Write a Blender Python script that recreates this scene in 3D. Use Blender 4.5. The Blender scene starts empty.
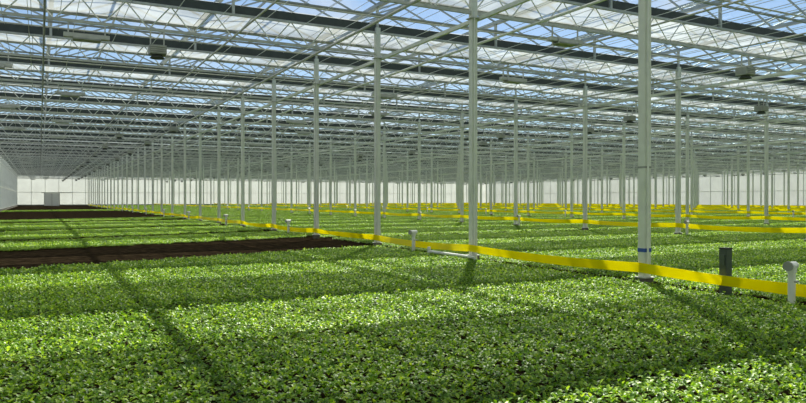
import bpy, bmesh, math, random
from mathutils import Vector, Matrix
random.seed(7)
scene = bpy.context.scene
COL = scene.collection
scene.view_settings.view_transform = 'Standard'

# ------------------------------------------------------------------ layout
EYE = 1.40
X0, DX, NX = -3.9, 12.6, 9            # column rows (X)
Y0, DY = -11.97, 5.0                  # column stations (Y)
NY = 35
XS = [X0 + DX*i for i in range(NX+1)]
YS = [Y0 + DY*j for j in range(NY)]
XR, YE = XS[-1], YS[-1]
ROW1 = XS[1]                          # 8.7
Z_BOT, Z_TOP, Z_SCREEN, Z_GUT, Z_RIDGE = 5.62, 6.40, 6.58, 7.05, 7.95

# ------------------------------------------------------------------ materials
def new_mat(name):
    m = bpy.data.materials.new(name); m.use_nodes = True
    nt = m.node_tree; nt.nodes.clear()
    out = nt.nodes.new('ShaderNodeOutputMaterial')
    return m, nt, out
def simple(name, col, rough=0.5, metal=0.0, noise=0.12, scale=6.0):
    m, nt, out = new_mat(name)
    b = nt.nodes.new('ShaderNodeBsdfPrincipled')
    g = nt.nodes.new('ShaderNodeNewGeometry')
    n = nt.nodes.new('ShaderNodeTexNoise'); n.inputs['Scale'].default_value = scale
    r = nt.nodes.new('ShaderNodeValToRGB')
    r.color_ramp.elements[0].position = .3; r.color_ramp.elements[1].position = .7
    r.color_ramp.elements[0].color = tuple(c*(1-noise) for c in col)+(1,)
    r.color_ramp.elements[1].color = tuple(min(1, c*(1+noise)) for c in col)+(1,)
    nt.links.new(g.outputs['Position'], n.inputs['Vector'])
    nt.links.new(n.outputs['Fac'], r.inputs['Fac'])
    nt.links.new(r.outputs['Color'], b.inputs['Base Color'])
    b.inputs['Roughness'].default_value = rough; b.inputs['Metallic'].default_value = metal
    nt.links.new(b.outputs[0], out.inputs[0])
    return m
M_white = simple('white_painted_steel', (.76, .78, .70), .45, noise=.05)
M_galv = simple('galvanised_steel', (.52, .53, .48), .4, .2)
M_dark = simple('dark_screen_bundle', (.07, .08, .07), .7)
M_grey = simple('grey_plastic', (.34, .35, .32), .5)
M_pvc = simple('white_pvc', (.82, .83, .78), .35, noise=.04)
M_blue = simple('blue_band', (.04, .10, .40), .5)
M_post = simple('dark_green_post', (.075, .10, .075), .6)
M_black = simple('black_rubber', (.03, .03, .03), .7)
M_alu = simple('aluminium_glazing_bar', (.36, .40, .40), .4, .3)
M_conc = simple('concrete_path', (.16, .15, .12), .9, scale=3)

# leaves
M_leaf, nt, out = new_mat('young_leaf')
g = nt.nodes.new('ShaderNodeNewGeometry')
r = nt.nodes.new('ShaderNodeValToRGB')
cr = r.color_ramp
cr.elements[0].color = (.06, .16, .012, 1); cr.elements[1].color = (.46, .64, .09, 1)
e = cr.elements.new(.55); e.color = (.17, .33, .025, 1)
n = nt.nodes.new('ShaderNodeTexNoise'); n.inputs['Scale'].default_value = .55; n.inputs['Detail'].default_value = 3
mx = nt.nodes.new('ShaderNodeMix'); mx.data_type = 'RGBA'; mx.blend_type = 'MULTIPLY'
r2 = nt.nodes.new('ShaderNodeValToRGB')
r2.color_ramp.elements[0].position = .35; r2.color_ramp.elements[1].position = .65
r2.color_ramp.elements[0].color = (.82, .86, .75, 1); r2.color_ramp.elements[1].color = (1.1, 1.05, 1, 1)
nt.links.new(g.outputs['Random Per Island'], r.inputs['Fac'])
nt.links.new(g.outputs['Position'], n.inputs['Vector'])
nt.links.new(n.outputs['Fac'], r2.inputs['Fac'])
mx.inputs['Factor'].default_value = 1
nt.links.new(r.outputs['Color'], mx.inputs['A']); nt.links.new(r2.outputs['Color'], mx.inputs['B'])
b = nt.nodes.new('ShaderNodeBsdfPrincipled'); b.inputs['Roughness'].default_value = .4
b.inputs['Specular IOR Level'].default_value = .4
nt.links.new(mx.outputs['Result'], b.inputs['Base Color'])
t = nt.nodes.new('ShaderNodeBsdfTranslucent')
tm = nt.nodes.new('ShaderNodeMix'); tm.data_type = 'RGBA'; tm.blend_type = 'MULTIPLY'; tm.inputs['Factor'].default_value = 1
nt.links.new(mx.outputs['Result'], tm.inputs['A']); tm.inputs['B'].default_value = (1.6, 1.55, .6, 1)
nt.links.new(tm.outputs['Result'], t.inputs['Color'])
ms = nt.nodes.new('ShaderNodeMixShader'); ms.inputs[0].default_value = .38
nt.links.new(b.outputs[0], ms.inputs[1]); nt.links.new(t.outputs[0], ms.inputs[2]); nt.links.new(ms.outputs[0], out.inputs[0])

# soil
M_soil, nt, out = new_mat('soil')
g = nt.nodes.new('ShaderNodeNewGeometry')
n = nt.nodes.new('ShaderNodeTexNoise'); n.inputs['Scale'].default_value = 5; n.inputs['Detail'].default_value = 8
r = nt.nodes.new('ShaderNodeValToRGB')
r.color_ramp.elements[0].position = .3; r.color_ramp.elements[1].position = .72
r.color_ramp.elements[0].color = (.014, .010, .006, 1); r.color_ramp.elements[1].color = (.062, .044, .026, 1)
b = nt.nodes.new('ShaderNodeBsdfDiffuse'); b.inputs['Roughness'].default_value = 1
bp = nt.nodes.new('ShaderNodeBump'); bp.inputs['Strength'].default_value = .8; bp.inputs['Distance'].default_value = .06
nt.links.new(g.outputs['Position'], n.inputs['Vector']); nt.links.new(n.outputs['Fac'], r.inputs['Fac'])
nt.links.new(n.outputs['Fac'], bp.inputs['Height']); nt.links.new(bp.outputs[0], b.inputs['Normal'])
nt.links.new(r.outputs['Color'], b.inputs['Color']); nt.links.new(b.outputs[0], out.inputs[0])

# translucent fabrics / panels
def fabric(name, col, transp, transl, lo=.5):
    m, nt, out = new_mat(name)
    tr = nt.nodes.new('ShaderNodeBsdfTransparent'); tl = nt.nodes.new('ShaderNodeBsdfTranslucent'); df = nt.nodes.new('ShaderNodeBsdfDiffuse')
    g = nt.nodes.new('ShaderNodeNewGeometry')
    n = nt.nodes.new('ShaderNodeTexNoise'); n.inputs['Scale'].default_value = .5; n.inputs['Detail'].default_value = 4
    r = nt.nodes.new('ShaderNodeValToRGB')
    r.color_ramp.elements[0].position = .35; r.color_ramp.elements[1].position = .62
    r.color_ramp.elements[0].color = tuple(c*lo for c in col)+(1,); r.color_ramp.elements[1].color = tuple(col)+(1,)
    nt.links.new(g.outputs['Position'], n.inputs['Vector']); nt.links.new(n.outputs['Fac'], r.inputs['Fac'])
    nt.links.new(r.outputs['Color'], tl.inputs['Color']); nt.links.new(r.outputs['Color'], df.inputs['Color'])
    m1 = nt.nodes.new('ShaderNodeMixShader'); m1.inputs[0].default_value = transl
    nt.links.new(df.outputs[0], m1.inputs[1]); nt.links.new(tl.outputs[0], m1.inputs[2])
    m2 = nt.nodes.new('ShaderNodeMixShader'); m2.inputs[0].default_value = transp
    nt.links.new(m1.outputs[0], m2.inputs[1]); nt.links.new(tr.outputs[0], m2.inputs[2])
    nt.links.new(m2.outputs[0], out.inputs[0])
    return m
M_screen = fabric('white_shade_fabric', (.84, .86, .84), .30, .50)
M_poly = fabric('white_translucent_panel', (.72, .76, .70), .05, .45, .9)
M_tape, nt, out = new_mat('yellow_plastic_tape')
b = nt.nodes.new('ShaderNodeBsdfPrincipled'); b.inputs['Base Color'].default_value = (1.0, .90, .0, 1); b.inputs['Roughness'].default_value = .25
t = nt.nodes.new('ShaderNodeBsdfTranslucent'); t.inputs['Color'].default_value = (1, .92, .0, 1)
ms = nt.nodes.new('ShaderNodeMixShader'); ms.inputs[0].default_value = .6
nt.links.new(b.outputs[0], ms.inputs[1]); nt.links.new(t.outputs[0], ms.inputs[2]); nt.links.new(ms.outputs[0], out.inputs[0])
M_glass, nt, out = new_mat('roof_glass')
tr = nt.nodes.new('ShaderNodeBsdfTransparent'); tr.inputs['Color'].default_value = (.93, .96, .96, 1)
gl = nt.nodes.new('ShaderNodeBsdfGlossy'); gl.inputs['Roughness'].default_value = .05
ms = nt.nodes.new('ShaderNodeMixShader'); ms.inputs[0].default_value = .05
nt.links.new(tr.outputs[0], ms.inputs[1]); nt.links.new(gl.outputs[0], ms.inputs[2]); nt.links.new(ms.outputs[0], out.inputs[0])

# ------------------------------------------------------------------ mesh helper
class MB:
    def __init__(s): s.v = []; s.f = []; s.m = []; s.mats = []
    def mi(s, mat):
        if mat not in s.mats: s.mats.append(mat)
        return s.mats.index(mat)
    def frame(s, a, b):
        d = (Vector(b)-Vector(a)).normalized()
        up = Vector((0, 0, 1)) if abs(d.z) < .95 else Vector((0, 1, 0))
        x = d.cross(up).normalized(); y = x.cross(d).normalized()
        return x, y
    def beam(s, a, b, w, h, mat):
        a = Vector(a); b = Vector(b); x, y = s.frame(a, b); k = len(s.v); i = s.mi(mat)
        for p in (a, b):
            for sx, sy in ((-1, -1), (1, -1), (1, 1), (-1, 1)):
                s.v.append(p + x*(w/2*sx) + y*(h/2*sy))
        for q in ((3, 2, 1, 0), (4, 5, 6, 7), (0, 1, 5, 4), (1, 2, 6, 5), (2, 3, 7, 6), (3, 0, 4, 7)):
            s.f.append([k+t for t in q]); s.m.append(i)
    def tube(s, a, b, ra, mat, n=6, rb=None, caps=True):
        rb = ra if rb is None else rb
        a = Vector(a); b = Vector(b); x, y = s.frame(a, b); k = len(s.v); i = s.mi(mat)
        for p, r in ((a, ra), (b, rb)):
            for t in range(n):
                an = 2*math.pi*t/n
                s.v.append(p + x*(r*math.cos(an)) + y*(r*math.sin(an)))
        for t in range(n):
            u = (t+1) % n
            s.f.append([k+t, k+u, k+n+u, k+n+t]); s.m.append(i)
        if caps:
            s.f.append([k+t for t in range(n)][::-1]); s.m.append(i)
            s.f.append([k+n+t for t in range(n)]); s.m.append(i)
    def quad(s, p, mat):
        k = len(s.v); s.v += [Vector(q) for q in p]; s.f.append([k+t for t in range(len(p))]); s.m.append(s.mi(mat))
    def mesh(s, name):
        me = bpy.data.meshes.new(name); me.from_pydata([tuple(v) for v in s.v], [], s.f)
        for m in s.mats: me.materials.append(m)
        me.polygons.foreach_set('material_index', s.m); me.update()
        return me
    def obj(s, name, loc=(0, 0, 0)):
        o = bpy.data.objects.new(name, s.mesh(name)); o.location = loc; COL.objects.link(o); return o
def place(name, me, loc, rz=0):
    o = bpy.data.objects.new(name, me); o.location = loc; o.rotation_euler = (0, 0, rz); COL.objects.link(o); return o

# ------------------------------------------------------------------ ground
b_ = MB(); b_.quad([(X0, Y0, 0), (XR, Y0, 0), (XR, YE, 0), (X0, YE, 0)], M_soil); b_.obj('floor')

# ------------------------------------------------------------------ crop patches
P = 1.2
def patch(name, seed):
    rnd = random.Random(seed); v = []; f = []
    N = 20
    for i in range(N):
        for j in range(N):
            cx = (i+.5+rnd.uniform(-.45, .45))*P/N - P/2; cy = (j+.5+rnd.uniform(-.45, .45))*P/N - P/2
            h = rnd.uniform(.035, .10)
            nl = rnd.randint(7, 9); a0 = rnd.uniform(0, 6.28)
            for k in range(nl):
                a = a0 + k*2.4 + rnd.uniform(-.3, .3)
                L = rnd.uniform(.026, .046); W = L*rnd.uniform(.28, .38)
                el = rnd.uniform(-.1, 1.2)
                d = Vector((math.cos(a)*math.cos(el), math.sin(a)*math.cos(el), math.sin(el)))
                sd = Vector((-math.sin(a), math.cos(a), 0)); up = d.cross(sd)*-1
                if up.z < 0: up = -up
                base = Vector((cx, cy, h*rnd.uniform(.5, 1))) + d*.008
                kx = len(v)
                m1 = base+d*L*.4; m2 = base + d*L*.78 - up*L*.06; tip = base+d*L - up*L*.22
                v += [base, m1+sd*W+up*L*.1, m1, m1-sd*W+up*L*.1, m2+sd*W*.8+up*L*.03, m2-sd*W*.8+up*L*.03, tip]
                f += [[kx, kx+2, kx+1], [kx, kx+3, kx+2], [kx+1, kx+2, kx+6, kx+4], [kx+2, kx+3, kx+5, kx+6]]
    me = bpy.data.meshes.new(name); me.from_pydata([tuple(q) for q in v], [], f); me.materials.append(M_leaf)
    for p in me.polygons: p.use_smooth = True
    return bpy.data.objects.new(name, me)
src = bpy.data.collections.new('seedling_patch_source')
for k in range(5):
    src.objects.link(patch('seedling_patch_%d' % k, 100+k))

def field(name, pts):
    me = bpy.data.meshes.new(name); me.from_pydata(pts, [], []); ob = bpy.data.objects.new(name, me); COL.objects.link(ob)
    ng = bpy.data.node_groups.new(name+'_gn', 'GeometryNodeTree')
    ng.interface.new_socket('Geometry', in_out='INPUT', socket_type='NodeSocketGeometry')
    ng.interface.new_socket('Geometry', in_out='OUTPUT', socket_type='NodeSocketGeometry')
    N = ng.nodes; gi = N.new('NodeGroupInput'); go = N.new('NodeGroupOutput')
    ci = N.new('GeometryNodeCollectionInfo'); ci.inputs['Collection'].default_value = src
    ci.inputs['Separate Children'].default_value = True; ci.inputs['Reset Children'].default_value = True
    ip = N.new('GeometryNodeInstanceOnPoints'); ip.inputs['Pick Instance'].default_value = True
    ri = N.new('FunctionNodeRandomValue'); ri.data_type = 'INT'
    rr = N.new('FunctionNodeRandomValue'); rr.data_type = 'INT'
    def sock(node, nm, typ): return [s for s in node.inputs if s.name == nm and s.type == typ][0]
    sock(ri, 'Min', 'INT').default_value = 0; sock(ri, 'Max', 'INT').default_value = 4
    sock(rr, 'Min', 'INT').default_value = 0; sock(rr, 'Max', 'INT').default_value = 3
    sock(rr, 'Seed', 'INT').default_value = 9
    iout = lambda nd: [s for s in nd.outputs if s.type == 'INT'][0]
    mu = N.new('ShaderNodeMath'); mu.operation = 'MULTIPLY'; mu.inputs[1].default_value = math.pi/2
    cx = N.new('ShaderNodeCombineXYZ')
    L = ng.links
    L.new(iout(rr), mu.inputs[0]); L.new(mu.outputs[0], cx.inputs['Z'])
    L.new(gi.outputs[0], ip.inputs['Points']); L.new(ci.outputs[0], ip.inputs['Instance'])
    L.new(iout(ri), ip.inputs['Instance Index']); L.new(cx.outputs[0], ip.inputs['Rotation'])
    L.new(ip.outputs[0], go.inputs[0])
    md = ob.modifiers.new('instances', 'NODES'); md.node_group = ng
    return ob
SH = .30
strips = [(-10.5, 14.8), (20.6, 24.6), (26.2, 31.8), (34.0, 42.5), (46., 50.), (84., 92.)]
pts = []
for a, bb in strips:
    n = int(round((bb-a)/P)); st = (bb-a)/n
    for j in range(n):
        for i in range(10):
            x = X0+.25+P/2 + i*1.215
            y = a + (j+.5)*st + SH*(x+1)
            if Y0+.7 < y < YE-.7: pts.append((x, y, 0))
# fill the wedge against the near wall so the bed is complete
field('seedling_bed', pts)
for s in range(1, NX):
    pts = []
    xa = XS[s]+.15
    y = Y0+.9
    gaps = random.Random(s*5)
    run = 0; lim = gaps.randint(24, 30)
    while y < YE-.8:
        run += 1
        if run > lim:
            y += gaps.choice([.6, 1.0, 2.0 if s > 1 else .6]); run = 0; lim = gaps.randint(14, 26); continue
        for i in range(10): pts.append((xa+P/2+i*1.22, y, 0))
        y += P
    field('seedling_bed', pts)

# ------------------------------------------------------------------ columns
def column_mesh(blue):
    m = MB()
    m.beam((0, 0, 0), (0, 0, Z_TOP-.02), .14, .14, M_white)
    m.beam((0, 0, .0), (0, 0, .12), .20, .20, M_conc)
    m.beam((0, 0, .12), (0, 0, .135), .24, .24, M_galv)
    m.beam((0, 0, Z_BOT-.14), (0, 0, Z_BOT-.12), .24, .24, M_galv)
    m.tube((-.03, -.10, .2), (-.03, -.10, Z_BOT), .016, M_pvc, 6)
    if blue:
        m.beam((0, 0, .54), (0, 0, .60), .152, .152, M_blue)
        m.beam((0, 0, 1.9), (0, 0, 1.93), .148, .148, M_grey)
    return m.mesh('support_column')
CM, CMB = column_mesh(False), column_mesh(True)
for i, x in enumerate(XS):
    for j, y in enumerate(YS):
        if j in (0, NY-1) or i in (0, NX): continue
        place('support_column', CMB if (i == 1 and j == 4) else CM, (x, y, 0))

# ------------------------------------------------------------------ trusses
m = MB()
m.beam((X0, 0, Z_BOT), (XR, 0, Z_BOT), .06, .07, M_galv)
m.beam((X0, 0, Z_TOP-.16), (XR, 0, Z_TOP-.16), .06, .06, M_galv)
m.beam((X0, .14, Z_TOP), (XR, .14, Z_TOP), .22, .22, M_dark)
x = X0; per = 1.05
while x < XR-.1:
    m.tube((x, 0, Z_BOT), (x+per/2, 0, Z_TOP-.16), .017, M_white, 4, caps=False)
    m.tube((x+per/2, 0, Z_TOP-.16), (x+per, 0, Z_BOT), .017, M_white, 4, caps=False)
    x += per
x = X0
while x < XR+.1:
    m.beam((x, 0, Z_TOP-.16), (x, 0, Z_GUT), .07, .07, M_galv); x += DX/3
TM = m.mesh('roof_truss')
for y in YS: place('roof_truss', TM, (0, y, 0))

m = MB()
for y in YS[:-1]:
    m.tube((X0, y+2.5, Z_BOT+.35), (XR, y+2.5, Z_BOT+.35), .022, M_galv, 5)
    m.beam((X0, y+3.9, Z_SCREEN-.14), (XR, y+3.9, Z_SCREEN-.14), .06, .05, M_grey)
m.obj('screen_drive_tubes')

# longitudinal services
m = MB()
for i, x in enumerate(XS[1:-1]):
    m.beam((x+.13, Y0, Z_BOT-.12), (x+.13, YE, Z_BOT-.12), .07, .09, M_white)
    m.tube((x+1.7, Y0, Z_BOT-.06), (x+1.7, YE, Z_BOT-.06), .035, M_white, 6)
    m.tube((x-1.7, Y0, Z_BOT-.06), (x-1.7, YE, Z_BOT-.06), .035, M_galv, 6)
    m.tube((x+4.3, Y0, Z_BOT-.06), (x+4.3, YE, Z_BOT-.06), .025, M_galv, 6)
    m.tube((x-4.3, Y0, Z_BOT-.06), (x-4.3, YE, Z_BOT-.06), .025, M_galv, 6)
m.tube((.1, Y0, Z_BOT-.05), (.1, YE, Z_BOT-.05), .025, M_grey, 6)
m.obj('overhead_pipes')
m = MB()
x = X0+.5
while x < XR:
    m.tube((x, Y0, Z_BOT+.28), (x, YE, Z_BOT+.28), .009, M_white, 3, caps=False); x += 1.05
x = X0+.9
while x < XR:
    m.tube((x, Y0, Z_SCREEN-.09), (x, YE, Z_SCREEN-.09), .010, M_galv, 3, caps=False); x += .7
m.obj('screen_support_wires')

# ------------------------------------------------------------------ shade screens
m = MB(); rs = random.Random(11)
for i in range(NX):
    xa, xb = XS[i]+.06, XS[i+1]-.06
    for j in range(NY-1):
        base = (.54, .62, .58, .66, .54)[j % 5]
        ya = YS[j]+.28
        ln = (DY-.3)*(base + rs.uniform(-.02, .02) + (.06 if i >= 2 and (i+j) % 3 == 0 else 0))
        nx, ny = 12, 4
        k = len(m.v); idx = m.mi(M_screen)
        for a in range(ny+1):
            for c in range(nx+1):
                z = Z_SCREEN + .015 - .03*math.sin(math.pi*a/ny) + rs.uniform(-.012, .012)
                m.v.append(Vector((xa+(xb-xa)*c/nx, ya+ln*a/ny, z)))
        for a in range(ny):
            for c in range(nx):
                q = k+a*(nx+1)+c
                m.f.append([q, q+1, q+nx+2, q+nx+1]); m.m.append(idx)
        m.tube((xa, ya+ln, Z_SCREEN), (xb, ya+ln, Z_SCREEN), .06, M_grey, 6)
m.obj('shade_screen')

# ------------------------------------------------------------------ glass roof
m = MB(); g2 = MB(); w = DX/3; nsp = NX*3
for k in range(nsp):
    xa = X0+k*w; xm = xa+w/2; xb = xa+w
    g2.quad([(xa, Y0, Z_GUT+.05), (xm, Y0, Z_RIDGE), (xm, YE, Z_RIDGE), (xa, YE, Z_GUT+.05)], M_glass)
    g2.quad([(xm, Y0, Z_RIDGE), (xb, Y0, Z_GUT+.05), (xb, YE, Z_GUT+.05), (xm, YE, Z_RIDGE)], M_glass)
    m.beam((xa, Y0, Z_GUT-.03), (xa, YE, Z_GUT-.03), .13, .10, M_alu)
    m.beam((xm, Y0, Z_RIDGE-.03), (xm, YE, Z_RIDGE-.03), .05, .07, M_alu)
    y = Y0
    while y < YE:
        m.beam((xa, y, Z_GUT), (xm, y, Z_RIDGE-.04), .04, .05, M_alu)
        m.beam((xm, y, Z_RIDGE-.04), (xb, y, Z_GUT), .04, .05, M_alu)
        y += 1.25
m.beam((XR, Y0, Z_GUT-.03), (XR, YE, Z_GUT-.03), .13, .10, M_alu)
m.obj('roof_glazing_bars'); g2.obj('ceiling')

# ------------------------------------------------------------------ walls
def wall(name, a, b_):
    m = MB(); a = Vector(a); b_ = Vector(b_); d = (b_-a); L = d.length; d.normalize()
    H = Z_GUT
    m.quad([a, b_, b_+Vector((0, 0, H)), a+Vector((0, 0, H))], M_poly)
    for z in (.25, 2.8, 5.6, 6.9):
        m.beam(a+Vector((0, 0, z)), b_+Vector((0, 0, z)), .06, .06, M_white)
    t = 0
    while t < L:
        p = a+d*t
        m.beam(p, p+Vector((0, 0, H)), .07, .07, M_white); t += 2.5
    m.beam(a+Vector((0, 0, .12)), b_+Vector((0, 0, .12)), .14, .24, M_conc)
    return m.obj(name)
wall('wall_left', (X0-.1, Y0-.1, 0), (X0-.1, YE+.1, 0)); wall('wall_right', (XR+.1, Y0, 0), (XR+.1, YE, 0))
wall('wall_far', (X0-.1, YE+.1, 0), (XR+.1, YE+.1, 0)); wall('wall_near', (X0-.1, Y0-.1, 0), (XR+.1, Y0-.1, 0))
m = MB()
m.beam((2.2, YE-.05, .02), (2.2, YE-.05, 2.6), 2.8, .06, M_pvc)
for xx in (.8, 2.2, 3.6): m.beam((xx, YE-.1, .02), (xx, YE-.1, 2.65), .1, .06, M_galv)
m.beam((.2, YE-.1, 2.7), (5.8, YE-.1, 2.7), .1, .12, M_galv)
m.obj('door_1')

# ------------------------------------------------------------------ yellow tape
def tape(x, ya, zc, width, seed):
    m = MB(); rd = random.Random(seed); idx = m.mi(M_tape); prev = None
    for y in [v for v in YS if v >= ya-.1][:-2]:
        sag = rd.uniform(.02, .07); tw = rd.uniform(-.9, .9); n = 16
        for k in range(n):
            t = k/n
            z = zc - sag*4*t*(1-t); an = tw*math.sin(math.pi*t)*(.5+.5*math.sin(3*math.pi*t+seed))
            c = Vector((x-.02*math.sin(math.pi*t), y+DY*t, z))
            o = Vector((math.sin(an), 0, math.cos(an)))*width/2
            th = Vector((math.cos(an), 0, -math.sin(an)))*.002
            kx = len(m.v); m.v += [c-o-th, c+o-th, c+o+th, c-o+th]
            if prev is not None:
                for s_ in range(4):
                    u = (s_+1) % 4
                    m.f.append([prev+s_, kx+s_, kx+u, prev+u]); m.m.append(idx)
            prev = kx
    return m.obj('yellow_tape')
tape(ROW1-.10, YS[2], .29, .16, 1)
for i in range(2, NX): tape(XS[i]-.10, YS[2], .42, .17, i)

# ------------------------------------------------------------------ irrigation risers etc.
def riser():
    m = MB()
    m.tube((0, 0, 0), (0, 0, .50), .045, M_pvc, 14)
    m.tube((0, 0, .46), (0, 0, .56), .06, M_pvc, 14)
    m.tube((-.10, -.02, .55), (.09, .02, .55), .052, M_pvc, 14)
    m.tube((-.125, -.025, .55), (-.10, -.02, .55), .062, M_grey, 14)
    m.tube((.03, 0, .34), (.03, 0, .36), .065, M_grey, 14)
    return m.mesh('irrigation_riser')
RM = riser()
y = -4.6
while y < YE-8:
    place('irrigation_riser', RM, (ROW1-.24, y, 0)); y += 10.0
for i in range(2, 5):
    y = 5.4+i
    while y < 90: place('irrigation_riser', RM, (XS[i]-.27, y, 0)); y += 10
m = MB(); m.beam((0, 0, 0), (0, 0, .68), .12, .12, M_post); m.beam((0, 0, .68), (0, 0, .70), .13, .13, M_black); m.beam((-.07, 0, .45), (-.07, 0, .6), .03, .08, M_post)
m.obj('utility_post', (ROW1+.02, 6.55, 0))
m = MB(); m.tube((0, -1.0, .13), (0, 1.0, .13), .035, M_pvc, 10); m.tube((0, 1.0, .0), (0, 1.0, .24), .04, M_pvc, 10); m.tube((0, -1.0, 0), (0, -1.0, .17), .04, M_pvc, 10)
m.obj('white_ground_pipe', (ROW1-.36, 13.4, 0))

# ------------------------------------------------------------------ hanging fixtures
m = MB()
m.beam((-.5, 0, 0), (.5, 0, 0), .16, .10, M_galv)
m.beam((-.30, 0, -.09), (.30, 0, -.09), .34, .03, M_grey)
m.beam((-.30, -.12, -.06), (.30, -.12, -.06), .05, .10, M_galv)
m.beam((-.30, .12, -.06), (.30, .12, -.06), .05, .10, M_galv)
m.beam((-.4, 0, .05), (-.4, 0, .30), .03, .03, M_galv); m.beam((.4, 0, .05), (.4, 0, .30), .03, .03, M_galv)
LM = m.mesh('grow_lamp')
m = MB()
m.beam((-.2, 0, 0), (.2, 0, 0), .36, .22, M_grey)
for k in range(4): m.beam((-.18, -.19, -.08+.05*k), (.18, -.19, -.08+.05*k), .03, .015, M_galv)
m.tube((0, 0, -.11), (0, 0, -.20), .11, M_dark, 14, rb=.18)
m.beam((-.16, 0, .11), (-.16, 0, .47), .03, .03, M_galv); m.beam((.16, 0, .11), (.16, 0, .47), .03, .03, M_galv)
FM = m.mesh('air_circulation_unit')
for j in range(2, NY-1):
    for i in range(NX):
        off = 2.7 if j % 2 else 4.9
        for k, dx in enumerate((off, off+5.3)):
            x = XS[i]+dx
            h = (j*7+i*5+k*3) % 7
            if h in (0, 2, 5): place('grow_lamp', LM, (x, YS[j], Z_BOT-.34))
            elif h == 3 and (i >= 1 or j > 9): place('air_circulation_unit', FM, (x, YS[j], Z_BOT-.51))
place('air_circulation_unit', FM, (2.6, YS[6], Z_BOT-.51))
place('air_circulation_unit', FM, (18.2, YS[5], Z_BOT-.51))

# ------------------------------------------------------------------ light
wd = bpy.data.worlds.new('sky'); scene.world = wd; wd.use_nodes = True
nt = wd.node_tree; nt.nodes.clear()
out = nt.nodes.new('ShaderNodeOutputWorld'); bg = nt.nodes.new('ShaderNodeBackground')
sk = nt.nodes.new('ShaderNodeTexSky'); sk.sky_type = 'NISHITA'; sk.sun_disc = False
sk.sun_elevation = math.radians(50); sk.sun_rotation = math.radians(35)
sk.ozone_density = 3.0; sk.dust_density = .4
tc = nt.nodes.new('ShaderNodeTexCoord'); nz = nt.nodes.new('ShaderNodeTexNoise'); nz.inputs['Scale'].default_value = 3; nz.inputs['Detail'].default_value = 6
rp = nt.nodes.new('ShaderNodeValToRGB'); rp.color_ramp.elements[0].position = .5; rp.color_ramp.elements[1].position = .68
mx = nt.nodes.new('ShaderNodeMix'); mx.data_type = 'RGBA'; mx.inputs['B'].default_value = (7, 7.2, 7.4, 1)
nt.links.new(tc.outputs['Generated'], nz.inputs['Vector']); nt.links.new(nz.outputs['Fac'], rp.inputs['Fac'])
nt.links.new(rp.outputs['Color'], mx.inputs['Factor']); nt.links.new(sk.outputs[0], mx.inputs['A'])
nt.links.new(mx.outputs['Result'], bg.inputs['Color']); bg.inputs['Strength'].default_value = .125
nt.links.new(bg.outputs[0], out.inputs[0])
sl = bpy.data.lights.new('sun', 'SUN'); sl.energy = 9.5; sl.angle = math.radians(.9); sl.color = (1, .95, .83)
so = bpy.data.objects.new('sun', sl); COL.objects.link(so); so.location = (20, 60, 40)
el, az = math.radians(50), math.radians(35)
dirv = Vector((math.sin(az)*math.cos(el), math.cos(az)*math.cos(el), math.sin(el)))
so.rotation_euler = dirv.to_track_quat('Z', 'Y').to_euler()

# ------------------------------------------------------------------ camera
cd = bpy.data.cameras.new('camera'); cam = bpy.data.objects.new('camera', cd); COL.objects.link(cam)
cam.location = (0, 0, EYE); cam.rotation_euler = (math.radians(90-.21), 0, math.radians(-27.9))
cd.sensor_width = 36; cd.lens = 686/806*36; cd.clip_end = 600
scene.camera = cam
